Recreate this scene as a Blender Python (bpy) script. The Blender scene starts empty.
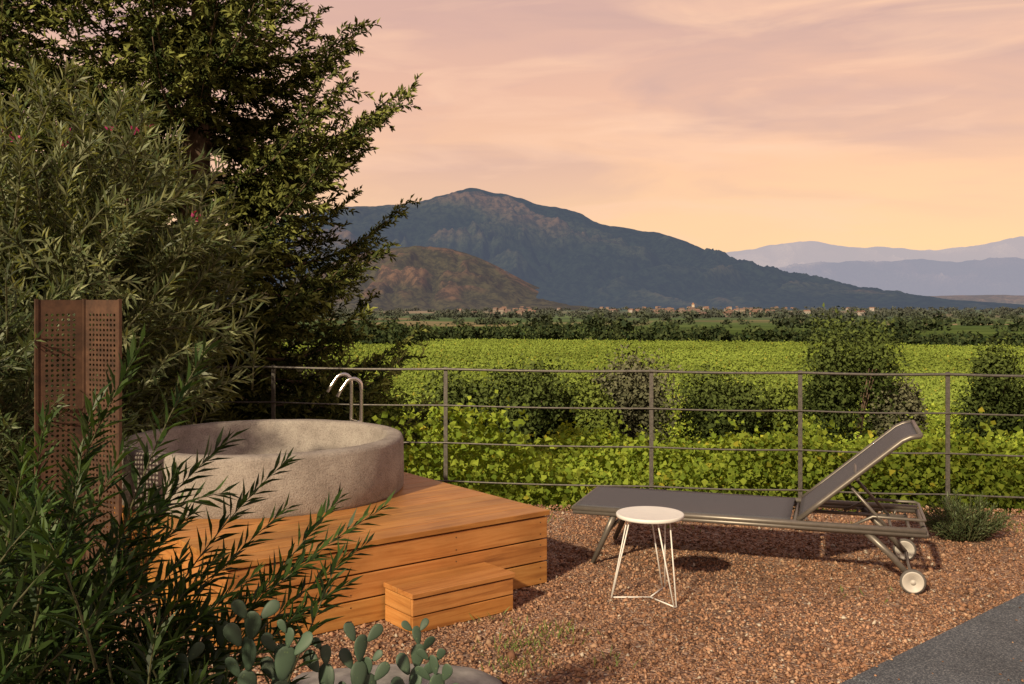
import bpy, math, random
import numpy as np
from mathutils import Vector, Matrix
rng=np.random.default_rng(7); random.seed(7)
scene=bpy.context.scene
scene.view_settings.view_transform='Standard'; scene.view_settings.look='None'; scene.view_settings.exposure=0; scene.view_settings.gamma=1
SUN_TO=np.array([-0.50,-0.866]); SUN_EL=math.radians(29)

# ---------------------------------------------------------------- helpers
def link(o,parent=None):
    scene.collection.objects.link(o)
    if parent is not None: o.parent=parent
    return o
def empty(name,loc=(0,0,0),rz=0):
    e=bpy.data.objects.new(name,None); e.location=loc; e.rotation_euler=(0,0,rz); e.empty_display_size=.2
    return link(e)
def np_mesh(name,V,F,mat,col=None,smooth=False,parent=None):
    V=np.asarray(V,dtype=np.float32); F=np.asarray(F,dtype=np.int32)
    me=bpy.data.meshes.new(name); k=F.shape[1]; m=F.shape[0]
    me.vertices.add(len(V)); me.vertices.foreach_set('co',V.ravel())
    me.loops.add(m*k); me.loops.foreach_set('vertex_index',F.ravel())
    me.polygons.add(m); me.polygons.foreach_set('loop_start',np.arange(0,m*k,k,dtype=np.int32))
    me.polygons.foreach_set('loop_total',np.full(m,k,dtype=np.int32))
    if smooth: me.polygons.foreach_set('use_smooth',np.ones(m,dtype=bool))
    me.update(calc_edges=True)
    if col is not None:
        a=me.color_attributes.new('Col','FLOAT_COLOR','POINT')
        c=np.ones((len(V),4),dtype=np.float32); c[:,:3]=col
        a.data.foreach_set('color',c.ravel())
    me.materials.append(mat)
    return link(bpy.data.objects.new(name,me),parent)
class B:
    def __init__(s): s.v=[];s.f=[];s.c=[]
    def add(s,vs,fs,c=(1,1,1)):
        o=len(s.v); s.v+= [tuple(v) for v in vs]; s.f+=[tuple(i+o for i in f) for f in fs]; s.c+=[c]*len(vs)
    def box(s,a,b,c=(1,1,1),M=None):
        x0,y0,z0=a;x1,y1,z1=b
        vs=[Vector(p) for p in [(x0,y0,z0),(x1,y0,z0),(x1,y1,z0),(x0,y1,z0),(x0,y0,z1),(x1,y0,z1),(x1,y1,z1),(x0,y1,z1)]]
        if M is not None: vs=[M@v for v in vs]
        s.add(vs,[(0,3,2,1),(4,5,6,7),(0,1,5,4),(1,2,6,5),(2,3,7,6),(3,0,4,7)],c)
    def tube(s,pts,rad,n=8,c=(1,1,1),cap=True,sx=1,closed=False):
        pts=[Vector(p) for p in pts]
        if not hasattr(rad,'__len__'): rad=[rad]*len(pts)
        vs=[];fs=[];up=None;N=len(pts)
        for i,p in enumerate(pts):
            if closed: t=pts[(i+1)%N]-pts[i-1]
            else: t=pts[min(i+1,N-1)]-pts[max(i-1,0)]
            if t.length<1e-9: t=Vector((0,0,1))
            t.normalize()
            if up is None: up=Vector((0,0,1)) if abs(t.z)<.9 else Vector((0,1,0))
            a=t.cross(up)
            if a.length<1e-4: a=t.cross(Vector((1,0,0)))
            a.normalize(); b=a.cross(t).normalized(); up=b
            for k in range(n):
                th=2*math.pi*k/n
                vs.append(p+a*math.cos(th)*rad[i]*sx+b*math.sin(th)*rad[i])
        for i in range(N if closed else N-1):
            for k in range(n):
                j=(i+1)%N
                fs.append((i*n+k,i*n+(k+1)%n,j*n+(k+1)%n,j*n+k))
        if cap and not closed:
            fs.append(tuple(range(n))[::-1]); fs.append(tuple((N-1)*n+k for k in range(n)))
        s.add(vs,fs,c)
    def make(s,name,mat,parent=None,smooth=False,bevel=0):
        me=bpy.data.meshes.new(name); me.from_pydata(s.v,[],s.f)
        a=me.color_attributes.new('Col','FLOAT_COLOR','POINT')
        c=np.ones((len(s.v),4),dtype=np.float32); c[:,:3]=np.array(s.c); a.data.foreach_set('color',c.ravel())
        me.materials.append(mat)
        if smooth: me.polygons.foreach_set('use_smooth',[True]*len(me.polygons))
        me.update()
        o=link(bpy.data.objects.new(name,me),parent)
        if bevel:
            m=o.modifiers.new('b','BEVEL'); m.width=bevel; m.segments=2; m.limit_method='ANGLE'
        return o
def nrm(a): return a/np.maximum(np.linalg.norm(a,axis=-1,keepdims=True),1e-9)
_h=np.random.default_rng(3).random((256,256))
def vnoise(x,y):
    xi=np.floor(x).astype(int); yi=np.floor(y).astype(int); fx=x-xi; fy=y-yi
    fx=fx*fx*(3-2*fx); fy=fy*fy*(3-2*fy)
    g=lambda a,b:_h[a%256,b%256]
    return (g(xi,yi)*(1-fx)+g(xi+1,yi)*fx)*(1-fy)+(g(xi,yi+1)*(1-fx)+g(xi+1,yi+1)*fx)*fy
def fbm(x,y,o=4):
    s=0;a=1;t=0
    for i in range(o):
        s=s+a*vnoise(x*2**i+17*i,y*2**i+31*i); t+=a; a*=.5
    return s/t
def leaves(name,P,D,Nn,L,W,col,mat,parent=None,droop=.15,fold=.25):
    P=np.asarray(P);D=nrm(np.asarray(D));S=nrm(np.cross(D,Nn));N2=nrm(np.cross(S,D))
    L=np.broadcast_to(np.asarray(L,dtype=float).reshape(-1,1),(len(P),1));W=np.broadcast_to(np.asarray(W,dtype=float).reshape(-1,1),(len(P),1))
    mid=P+D*L*.45
    a=mid+S*W*.5+N2*W*fold; b=mid-S*W*.5+N2*W*fold
    tip=P+D*L-N2*L*droop
    V=np.stack([P,a,tip,b],1).reshape(-1,3)
    F=np.arange(len(P)*4).reshape(-1,4)
    return np_mesh(name,V,F,mat,col=np.repeat(col,4,axis=0),parent=parent)

# ---------------------------------------------------------------- materials
class M_:
    def __init__(s,name):
        s.m=bpy.data.materials.new(name); s.m.use_nodes=True; s.nt=s.m.node_tree; s.n=s.nt.nodes; s.l=s.nt.links
        s.p=s.n['Principled BSDF']; s.out=s.n['Material Output']
    def new(s,t,**k):
        n=s.n.new(t)
        for a,b in k.items():
            if hasattr(n,a): setattr(n,a,b)
        return n
    def noise(s,scale,detail=4,vec=None,rough=.55):
        n=s.n.new('ShaderNodeTexNoise'); n.inputs['Scale'].default_value=scale; n.inputs['Detail'].default_value=detail; n.inputs['Roughness'].default_value=rough
        if vec is not None: s.l.new(vec,n.inputs['Vector'])
        return n
    def ramp(s,fac,stops):
        r=s.n.new('ShaderNodeValToRGB'); e=r.color_ramp.elements
        while len(e)<len(stops): e.new(.5)
        for x,(p,c) in zip(e,stops): x.position=p; x.color=(*c,1)
        s.l.new(fac,r.inputs[0]); return r
    def mix(s,fac,a,b,mode='MIX'):
        m=s.n.new('ShaderNodeMix'); m.data_type='RGBA'; m.blend_type=mode
        for v,i in ((fac,0),(a,6),(b,7)):
            if hasattr(v,'is_linked'): s.l.new(v,m.inputs[i])
            elif i==0: m.inputs[0].default_value=v
            else: m.inputs[i].default_value=(*v,1)
        return m.outputs[2]
    def bump(s,h,strength=.4,dist=.01):
        b=s.n.new('ShaderNodeBump'); b.inputs['Strength'].default_value=strength; b.inputs['Distance'].default_value=dist
        s.l.new(h,b.inputs['Height']); s.l.new(b.outputs[0],s.p.inputs['Normal']); return b
    def obj(s,scale=(1,1,1)):
        t=s.n.new('ShaderNodeTexCoord'); m=s.n.new('ShaderNodeMapping'); m.inputs['Scale'].default_value=scale
        s.l.new(t.outputs['Object'],m.inputs[0]); return m.outputs[0]
    def attr(s):
        a=s.n.new('ShaderNodeAttribute'); a.attribute_name='Col'; return a.outputs['Color']
def simple(name,col,rough=.5,metal=0,nscale=30,var=.25,bump=0,spec=.5):
    m=M_(name); v=m.obj(); n=m.noise(nscale,5,v)
    c=m.ramp(n.outputs[0],[(.3,tuple(x*(1-var) for x in col)),(.7,tuple(min(1,x*(1+var)) for x in col))])
    m.l.new(c.outputs[0],m.p.inputs['Base Color']); m.p.inputs['Roughness'].default_value=rough; m.p.inputs['Metallic'].default_value=metal
    m.p.inputs['Specular IOR Level'].default_value=spec
    if bump: m.bump(n.outputs[0],bump,.005)
    return m.m
def leafmat(name,trans=.3,rough=.45,spec=.35,plain=False):
    m=M_(name); c=m.attr(); m.l.new(c,m.p.inputs['Base Color']); m.p.inputs['Roughness'].default_value=rough; m.p.inputs['Specular IOR Level'].default_value=spec
    t=m.new('ShaderNodeBsdfTranslucent'); c2=m.mix(1,c,(1.5,1.4,.5),'MULTIPLY'); m.l.new(c2,t.inputs[0])
    x=m.new('ShaderNodeMixShader'); x.inputs[0].default_value=trans
    if plain: dd=m.new('ShaderNodeBsdfDiffuse'); m.l.new(c,dd.inputs[0]); m.l.new(dd.outputs[0],x.inputs[1]); m.n.remove(m.p)
    else: m.l.new(m.p.outputs[0],x.inputs[1])
    m.l.new(t.outputs[0],x.inputs[2]); m.l.new(x.outputs[0],m.out.inputs[0]); return m.m
def leafflat(name):
    m=M_(name); c=m.attr(); d=m.new('ShaderNodeBsdfDiffuse'); m.l.new(c,d.inputs[0]); m.l.new(d.outputs[0],m.out.inputs[0]); m.n.remove(m.p); return m.m
LEAF=leafmat('leaf'); LEAFV=leafmat('vine_leaf',plain=True); LEAFD=leafflat('matte_foliage'); BARK=simple('bark',(.12,.08,.055),.9,nscale=14,var=.5,bump=.8)

# ---------------------------------------------------------------- camera
cam=bpy.data.cameras.new('camera'); co=link(bpy.data.objects.new('camera',cam)); co.location=(0,0,1.6); co.rotation_euler=(math.radians(90),0,0)
cam.lens=35; cam.sensor_width=36; cam.shift_y=-44/1024; cam.clip_end=90000; cam.clip_start=.05
scene.camera=co

# ---------------------------------------------------------------- world + sun
w=bpy.data.worlds.new('World'); scene.world=w; w.use_nodes=True; nt=w.node_tree; N=nt.nodes; Lk=nt.links
try: w.cycles.sampling_method='NONE'
except Exception: pass
bg=N['Background']
az=math.atan2(SUN_TO[0],SUN_TO[1])
sky=N.new('ShaderNodeTexSky'); sky.sky_type='NISHITA'; sky.sun_disc=False; sky.sun_elevation=SUN_EL; sky.sun_rotation=az
Lk.new(sky.outputs[0],bg.inputs[0]); bg.inputs[1].default_value=.01
tc=N.new('ShaderNodeTexCoord'); sep=N.new('ShaderNodeSeparateXYZ'); Lk.new(tc.outputs['Generated'],sep.inputs[0])
def wr(fac,stops):
    r=N.new('ShaderNodeValToRGB'); e=r.color_ramp.elements
    while len(e)<len(stops): e.new(.5)
    for x,(p,c) in zip(e,stops): x.position=p; x.color=(*c,1)
    Lk.new(fac,r.inputs[0]); return r
def wm(fac,a,b,mode='MIX'):
    m=N.new('ShaderNodeMix'); m.data_type='RGBA'; m.blend_type=mode
    for v,i in ((fac,0),(a,6),(b,7)):
        if hasattr(v,'is_linked'): Lk.new(v,m.inputs[i])
        elif i==0: m.inputs[0].default_value=v
        else: m.inputs[i].default_value=(*v,1)
    return m.outputs[2]
grad=wr(sep.outputs[2],[(0,(.88,.62,.43)),(.05,(.99,.64,.35)),(.12,(.98,.585,.345)),(.20,(.87,.51,.35)),(.29,(.72,.445,.36)),(.5,(.44,.39,.39)),(1,(.28,.30,.38))])
def cloud(scale,rot,loc,s,det,dist,lo,hi,mx=1):
    mp=N.new('ShaderNodeMapping'); mp.inputs['Scale'].default_value=scale; mp.inputs['Rotation'].default_value=rot; mp.inputs['Location'].default_value=loc; Lk.new(tc.outputs['Generated'],mp.inputs[0])
    cn=N.new('ShaderNodeTexNoise'); cn.inputs['Scale'].default_value=s; cn.inputs['Detail'].default_value=det; cn.inputs['Roughness'].default_value=.5; cn.inputs['Distortion'].default_value=dist; Lk.new(mp.outputs[0],cn.inputs[0])
    return wr(cn.outputs[0],[(lo,(0,0,0)),(hi,(mx,mx,mx))]).outputs[0]
up=wr(sep.outputs[2],[(.06,(.1,.1,.1)),(.19,(1,1,1))]).outputs[0]
c1=cloud((2.2,2.2,10),(0,math.radians(9),0),(0,0,0),1.3,6,.8,.45,.66,.85)
g2=wm(wm(1,c1,up,'MULTIPLY'),grad.outputs[0],(.62,.395,.34))
c2=cloud((3,3,18),(0,math.radians(-6),0),(3,1,5),1.5,6,.6,.50,.72,.85)
g3=wm(c2,g2,(1.0,.62,.41))
c3=cloud((5,5,26),(0,math.radians(12),0),(7,2,1),1.3,6,.5,.50,.74,.4)
g3=wm(wm(1,c3,up,'MULTIPLY'),g3,(.66,.41,.355))
xr=wr(sep.outputs[0],[(0,(.96,.94,.93)),(.35,(1.03,1.0,.94))])
g4=wm(1,g3,xr.outputs[0],'MULTIPLY')
yr=wr(sep.outputs[1],[(0,(.80,.76,.78)),(.6,(1,1,1))])
g5=wm(1,g4,yr.outputs[0],'MULTIPLY')
bg2=N.new('ShaderNodeBackground'); Lk.new(g5,bg2.inputs[0]); bg2.inputs[1].default_value=1.0
ad=N.new('ShaderNodeAddShader'); Lk.new(bg.outputs[0],ad.inputs[0]); Lk.new(bg2.outputs[0],ad.inputs[1]); Lk.new(ad.outputs[0],N['World Output'].inputs[0])
sl=bpy.data.lights.new('sun','SUN'); sl.energy=5.0; sl.angle=math.radians(2.0); sl.color=(1,.82,.54)
so=link(bpy.data.objects.new('sun',sl))
d=Vector((SUN_TO[0]*math.cos(SUN_EL),SUN_TO[1]*math.cos(SUN_EL),math.sin(SUN_EL)))
so.rotation_euler=d.to_track_quat('Z','Y').to_euler(); so.location=(-5,-5,8)

# ---------------------------------------------------------------- terrain
PR=[(-60,-.05),(7.7,-.05),(8.0,-.3),(9,-1.1),(18,-2.3),(28,-3.5),(38,-4.5),(60,-5.7),(100,-7.1),(240,-8.4),(280,-9.4),(400,-12),(1000,-25),(2000,-37),(4000,-44),(40000,-60)]
PY=np.array([p[0] for p in PR]);PZ=np.array([p[1] for p in PR])
def gz(x,y):
    z=np.interp(y,PY,PZ); k=np.clip((y-12)/60,0,1)
    return z+k*(fbm(x/60,y/60,2)-.5)*1.0
def haze(m,yout,y0,y1,fmax,col):  # paints aerial haze as a glowing tint mixed in along world Y
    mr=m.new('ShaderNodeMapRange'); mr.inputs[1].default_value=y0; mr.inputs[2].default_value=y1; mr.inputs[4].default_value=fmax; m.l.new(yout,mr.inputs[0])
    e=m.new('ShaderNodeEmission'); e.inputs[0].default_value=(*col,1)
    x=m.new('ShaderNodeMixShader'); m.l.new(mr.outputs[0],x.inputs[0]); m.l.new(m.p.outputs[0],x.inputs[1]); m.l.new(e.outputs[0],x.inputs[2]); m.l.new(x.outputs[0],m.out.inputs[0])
def ground():
    ys=np.concatenate([np.linspace(-60,6,8),np.linspace(7,12,26),np.linspace(12.5,100,60),np.geomspace(103,40000,120)])
    us=np.linspace(-1,1,121)
    Y,U=np.meshgrid(ys,us,indexing='ij'); X=U*(60+1.5*np.maximum(Y,0))
    Z=gz(X,Y); V=np.stack([X,Y,Z],-1).reshape(-1,3); n=len(us); r=len(ys)
    i=np.arange(r-1)[:,None]*n+np.arange(n-1)[None]; i=i.ravel()
    F=np.stack([i,i+1,i+n+1,i+n],1)
    m=M_('field_ground'); g=m.new('ShaderNodeNewGeometry'); s=m.new('ShaderNodeSeparateXYZ'); m.l.new(g.outputs['Position'],s.inputs[0])
    n1=m.noise(1.2,6,g.outputs['Position']); near=m.ramp(n1.outputs[0],[(.35,(.05,.075,.02)),(.6,(.11,.13,.035)),(.75,(.17,.14,.07))])
    mpn=m.new('ShaderNodeMapping'); mpn.inputs['Scale'].default_value=(.0045,.0022,0); mpn.inputs['Rotation'].default_value=(0,0,.3); m.l.new(g.outputs['Position'],mpn.inputs[0])
    vo=m.new('ShaderNodeTexVoronoi'); vo.inputs['Scale'].default_value=1; m.l.new(mpn.outputs[0],vo.inputs['Vector'])
    sc=m.new('ShaderNodeSeparateColor'); m.l.new(vo.outputs['Color'],sc.inputs[0])
    fld=m.ramp(sc.outputs[0],[(0,(.08,.13,.04)),(.3,(.14,.20,.05)),(.5,(.07,.10,.04)),(.7,(.24,.19,.09)),(.8,(.09,.15,.04)),(.95,(.34,.25,.14))])
    n2=m.noise(.02,8,g.outputs['Position']); r2=m.ramp(n2.outputs[0],[(.45,(.6,.66,.62)),(.6,(1,1,1))]); fl=m.mix(1,fld.outputs[0],r2.outputs[0],'MULTIPLY')
    mr0=m.new('ShaderNodeMapRange'); mr0.inputs[1].default_value=40; mr0.inputs[2].default_value=80; m.l.new(s.outputs[1],mr0.inputs[0])
    near2=m.mix(mr0.outputs[0],near.outputs[0],(.16,.21,.045))
    mr=m.new('ShaderNodeMapRange'); mr.inputs[1].default_value=240; mr.inputs[2].default_value=270; m.l.new(s.outputs[1],mr.inputs[0])
    c=m.mix(mr.outputs[0],near2,fl)
    m.l.new(c,m.p.inputs['Base Color']); m.p.inputs['Roughness'].default_value=1; m.p.inputs['Specular IOR Level'].default_value=0
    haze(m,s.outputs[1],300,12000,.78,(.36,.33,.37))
    np_mesh('ground',V,F,m.m,smooth=True)
ground()

def mountain(name,prof,Yr,front,back,amp,hz,hcol,cols,nx=420,ny=110,base=-50,spur=260,seed=0,det=1,sh=1.2):
    px=np.array([p[0] for p in prof],float); py=np.array([p[1] for p in prof],float)
    xr=(px-512)*Yr/995; zr=1.6+(298-py)*Yr/995
    xs=np.linspace(xr[0],xr[-1],nx); R=np.interp(xs,xr,zr); ker=np.ones(9)/9; R=np.convolve(np.pad(R,4,'edge'),ker,'valid')
    hmax=R.max()-base; rel=np.clip((R-base)/hmax,0,1)
    R=R+ (fbm(xs/spur*1.7+seed,xs*0+seed,5)-.5)*amp*.36*rel
    v=np.linspace(-1,1,ny); X,Vv=np.meshgrid(xs,v); RR=np.broadcast_to(R,X.shape)
    Y=np.where(Vv<0,Yr+Vv*front,Yr+Vv*back)
    f=1-np.abs(Vv); f=f**sh
    wx=X+(fbm(X/(spur*2)+seed,Y/(spur*2),3)-.5)*spur*2.4
    wy=Y+(fbm(X/(spur*2)+seed+40,Y/(spur*2),3)-.5)*spur*2
    rid=1-np.abs(fbm(wx/spur+seed,wy/(spur*2.2)+seed,5)*2-1)*2.4
    rid2=1-np.abs(fbm(wx/(spur*.33)+seed,wy/(spur*.6)+seed,4)*2-1)*2.4
    env=np.clip(4*f*(1-f),0,1)*np.clip((RR-base)/hmax,0,1)**1.3
    Z=base-3+(RR-base)*f+ (rid-.6)*amp*env+(rid2-.6)*amp*.36*env
    Z+= (fbm(X/45+seed,Y/45,4)-.5)*amp*.16*np.clip(f*(1-f)*6,0,1)*det*np.clip((RR-base)/hmax,0,1)
    V=np.stack([X,Y,Z],-1).reshape(-1,3)
    alt=np.clip((Z-base)/max(R.max()-base,1),0,1)
    k=np.clip(rid*.9+rid2*.45-.75+(fbm(X/spur*.8+90,Y/spur*.8,4)-.5)*2.4+ (alt-.45)*.8,0,1)[...,None]
    a,b_,c_=[np.array(q) for q in cols]
    C=np.where(k<.5,a*(1-2*k)+b_*2*k,b_*(2-2*k)+c_*(2*k-1)).reshape(-1,3)
    i=(np.arange(ny-1)[:,None]*nx+np.arange(nx-1)[None]).ravel(); F=np.stack([i,i+1,i+nx+1,i+nx],1)
    m=M_(name+'_surface'); g=m.new('ShaderNodeNewGeometry'); s=m.new('ShaderNodeSeparateXYZ'); m.l.new(g.outputs['Position'],s.inputs[0])
    n3=m.noise(.025,5,g.outputs['Position'],.75); r3=m.ramp(n3.outputs[0],[(.42,(.35,.40,.38)),(.58,(1.2,1.15,1.05))]); cc=m.mix(1,m.attr(),r3.outputs[0],'MULTIPLY')
    m.l.new(cc,m.p.inputs['Base Color']); m.p.inputs['Roughness'].default_value=1; m.p.inputs['Specular IOR Level'].default_value=0
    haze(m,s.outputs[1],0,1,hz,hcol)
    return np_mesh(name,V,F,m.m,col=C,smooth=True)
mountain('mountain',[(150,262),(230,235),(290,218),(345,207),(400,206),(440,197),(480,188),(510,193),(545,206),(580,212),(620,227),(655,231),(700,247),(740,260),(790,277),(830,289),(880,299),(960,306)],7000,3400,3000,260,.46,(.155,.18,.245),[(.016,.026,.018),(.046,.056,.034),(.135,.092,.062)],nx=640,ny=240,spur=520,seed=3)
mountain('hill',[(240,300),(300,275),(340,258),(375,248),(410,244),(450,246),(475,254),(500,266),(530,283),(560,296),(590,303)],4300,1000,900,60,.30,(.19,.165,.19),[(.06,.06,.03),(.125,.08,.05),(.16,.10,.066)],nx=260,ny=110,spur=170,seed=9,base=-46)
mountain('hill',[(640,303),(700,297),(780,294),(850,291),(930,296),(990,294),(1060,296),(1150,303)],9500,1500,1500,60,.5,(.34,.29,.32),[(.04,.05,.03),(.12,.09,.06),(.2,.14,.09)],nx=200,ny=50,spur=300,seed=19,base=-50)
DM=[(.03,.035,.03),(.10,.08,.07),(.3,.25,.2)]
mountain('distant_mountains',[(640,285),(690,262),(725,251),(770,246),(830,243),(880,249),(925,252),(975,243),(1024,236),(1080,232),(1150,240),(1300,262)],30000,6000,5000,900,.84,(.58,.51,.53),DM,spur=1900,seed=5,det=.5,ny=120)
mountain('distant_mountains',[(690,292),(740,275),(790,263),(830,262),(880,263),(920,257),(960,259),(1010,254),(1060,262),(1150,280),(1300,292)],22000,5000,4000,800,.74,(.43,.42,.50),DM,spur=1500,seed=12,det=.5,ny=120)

# ---------------------------------------------------------------- vineyard
def belt_y(x): return 238-.62*np.maximum(x,0)
def vines():
    Ps=[];Ss=[];Cs=[]
    bands=[(8.5,12,3.6,.062),(12,18,3.0,.078),(18,28,2.6,.10),(28,38,2.2,.13),(38,60,1.8,.17),(60,110,1.2,.24),(110,238,.8,.32)]
    for y0,y1,cov,s in bands:
        ym=(y0+y1)/2
        n=int((y1-y0)*(1.25*ym+9)*cov/(s*s*.55)); n=min(n,200000)
        y=rng.uniform(y0,y1,n); x=rng.uniform(-1,1,n)*(.60*y+4)
        a=.42 if y1<=60 else .12
        nx,ny=-math.sin(a),math.cos(a); tx,ty=ny,-nx
        sp=2.3; q=x*nx+y*ny; t=x*tx+y*ty
        k=np.floor(q/sp); lat=rng.normal(0,.30 if ym<60 else .34,n)
        q2=(k+.5)*sp+lat; x=q2*nx+t*tx; y=q2*ny+t*ty
        ok=(y>8.35)&(y<np.where(y>100,belt_y(x),500))&(vnoise(x/3+5,y/3)>.08); x,y,lat,k,t=x[ok],y[ok],lat[ok],k[ok],t[ok]
        top=(1.15 if ym<18 else .85 if ym<28 else .7 if ym<60 else .5)*(.6+.9*fbm(t/1.1+k*7,k*3.3,3))
        hh=rng.random(len(x))**.55*top*np.exp(-(lat/.75)**2)
        if ym<60: hh+= (rng.random(len(x))<.06)*rng.random(len(x))*.35
        z=gz(x,y)+.1+hh
        Ps.append(np.stack([x,y,z],1)); Ss.append(s*rng.uniform(.6,1.25,len(x)))
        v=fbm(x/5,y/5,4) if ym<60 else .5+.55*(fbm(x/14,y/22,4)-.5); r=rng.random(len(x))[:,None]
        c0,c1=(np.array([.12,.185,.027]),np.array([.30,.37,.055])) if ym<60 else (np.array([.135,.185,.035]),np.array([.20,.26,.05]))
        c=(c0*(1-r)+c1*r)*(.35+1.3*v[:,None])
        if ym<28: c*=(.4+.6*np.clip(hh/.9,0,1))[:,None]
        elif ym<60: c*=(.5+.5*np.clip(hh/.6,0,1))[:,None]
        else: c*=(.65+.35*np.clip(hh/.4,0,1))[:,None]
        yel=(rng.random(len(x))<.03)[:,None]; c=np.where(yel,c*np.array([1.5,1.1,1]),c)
        Cs.append(c)
    P=np.concatenate(Ps);S=np.concatenate(Ss);C=np.concatenate(Cs); n=len(P)
    far=(P[:,1]>60)[:,None]
    D=nrm(rng.normal(0,1,(n,3))*np.array([1,1,.7])+np.array([0,0,-.25])); Nn=nrm(rng.normal(0,1,(n,3))*np.where(far,.4,.75)+np.array([-.2,-.5,.6]))
    nearm=P[:,1]<28
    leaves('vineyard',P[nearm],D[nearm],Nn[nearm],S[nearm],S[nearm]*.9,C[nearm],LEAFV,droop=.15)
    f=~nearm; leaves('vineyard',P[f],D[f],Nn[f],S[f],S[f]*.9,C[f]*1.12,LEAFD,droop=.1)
vines()

# ---------------------------------------------------------------- bushes
def blob_points(n,cx,cy,z0,rx,ry,h,lobes,r):
    out=[];nor=[]
    lc=[(r.uniform(-.6,.6)*rx,r.uniform(-.6,.6)*ry,r.uniform(.3,.8)*h,r.uniform(.28,.52)) for _ in range(lobes)]
    per=n//lobes
    for lx,ly,lz,s in lc:
        dd=nrm(r.normal(0,1,(per,3))); rr=(r.random(per)**.35)[:,None]*(1+.25*r.normal(0,1,(per,1))*.6)
        p=dd*rr*np.array([rx*s*1.3,ry*s*1.3,h*s*.8])+np.array([lx,ly,lz]); out.append(p); nor.append(dd)
    P=np.concatenate(out);Nn=np.concatenate(nor); P[:,2]=np.maximum(P[:,2],.02*h)
    return P+np.array([cx,cy,z0]),Nn
def bush(name,cx,cy,rx,h,c0,c1,n=3500,s=.16,lobes=11,seed=1,z0=None):
    r=np.random.default_rng(seed); z0=float(gz(np.array(cx),np.array(cy))) if z0 is None else z0
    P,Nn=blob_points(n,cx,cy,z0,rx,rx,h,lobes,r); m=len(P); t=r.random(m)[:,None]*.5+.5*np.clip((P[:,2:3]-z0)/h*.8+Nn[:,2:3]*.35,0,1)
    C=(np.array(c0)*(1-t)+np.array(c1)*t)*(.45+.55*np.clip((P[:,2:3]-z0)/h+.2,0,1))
    e=empty(name,(cx,cy,z0)); 
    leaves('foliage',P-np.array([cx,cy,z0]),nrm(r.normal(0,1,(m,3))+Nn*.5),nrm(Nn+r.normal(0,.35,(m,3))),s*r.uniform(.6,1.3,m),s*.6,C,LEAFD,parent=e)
    b=B()
    for k in range(6):
        a=r.uniform(0,6.28); b.tube([(0,0,-.05),(math.cos(a)*rx*.2,math.sin(a)*rx*.2,h*.4),(math.cos(a)*rx*.5,math.sin(a)*rx*.5,h*.75)],[.06,.04,.015],5)
    b.make('stems',BARK,e,True)
GA=(.025,.042,.015);GB=(.115,.15,.042);GC=(.07,.08,.045);GD=(.18,.18,.11)
bl=[(-5.2,31,2.2,2.6,0),(-1.4,33,1.4,3.0,0),(.5,32,1.4,3.2,0),(2.1,33,1.2,2.8,1),(4.0,34,1.5,3.7,2),(3.0,32,.8,2.2,1),(7.6,36,1.5,3.3,0),(9.2,37,1.4,3.0,1),(12.4,36,1.6,4.7,0),(13.9,36,.9,2.9,2),(18.4,38,1.3,4.2,0),(20.1,39,1.0,2.8,0),(24,40,2,3,1),(-2.0,15.5,1.0,2.1,1),(-3.4,15,1.2,2.5,2),(-9,32,3,4,0),(-.9,26,.9,1.4,1),(-4.2,24,1.8,2.6,1),(15.8,52,1.5,2.4,0),(6,48,1.4,2.2,1)]
for i,(x,y,r_,h,k) in enumerate(bl):
    c=[(GA,GB),((.055,.085,.022),(.18,.23,.05)),(GC,GD)][k]
    bush('shrub',x,y,r_,h,c[0],c[1],n=7500 if y>20 else 5000,s=.17 if y>20 else .10,lobes=15,seed=20+i)

def dtrees():
    r=np.random.default_rng(5); T=[]
    for _ in range(330):
        x=r.uniform(-150,115); y=belt_y(x)+r.uniform(2,14); T.append((x,y,r.uniform(1.6,3.4),r.uniform(1.8,4.4)*y/240))
    for _ in range(40):
        y=r.uniform(190,235); x=-r.uniform(.02,.16)*y-14; T.append((x,y,r.uniform(2,4),r.uniform(3,5.5)))
    for k in range(44):
        y0=r.uniform(330,2600); x0=r.uniform(-.7,.8)*y0; sl=r.normal(0,.10); ln=r.uniform(.06,.2)*y0
        for j in range(int(r.uniform(8,22))): 
            t=r.uniform(-1,1)*ln; T.append((x0+t,y0+t*sl+r.normal(0,4),r.uniform(2.5,5)*(1+y0/1800),r.uniform(3,6)*(1+y0/4000)))
    for _ in range(900):
        y=1600+2400*r.random(); x=r.uniform(-.4,.8)*y; T.append((x,y,r.uniform(6,16),r.uniform(5,12)))
    Ps=[];Ns=[];Ss=[];Cs=[]
    for x,y,w_,h in T:
        n=120 if y<320 else 48
        P,Nn=blob_points(n,x,y,float(gz(np.array(x),np.array(y)))-.3,w_,w_,h,6,r)
        Ps.append(P);Ns.append(Nn);Ss.append(np.full(len(P),w_*(.33 if y<320 else .5)));b=r.uniform(.6,1.25)
        hz=min(y/5000,.55)  # distance haze painted into the leaf colour below
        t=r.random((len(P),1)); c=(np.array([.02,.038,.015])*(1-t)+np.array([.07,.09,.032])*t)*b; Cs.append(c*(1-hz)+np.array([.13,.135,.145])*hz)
    P=np.concatenate(Ps);Nn=np.concatenate(Ns);S=np.concatenate(Ss);C=np.concatenate(Cs);n=len(P)
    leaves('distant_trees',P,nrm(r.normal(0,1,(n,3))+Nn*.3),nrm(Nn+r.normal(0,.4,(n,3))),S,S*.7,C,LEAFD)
dtrees()
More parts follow.
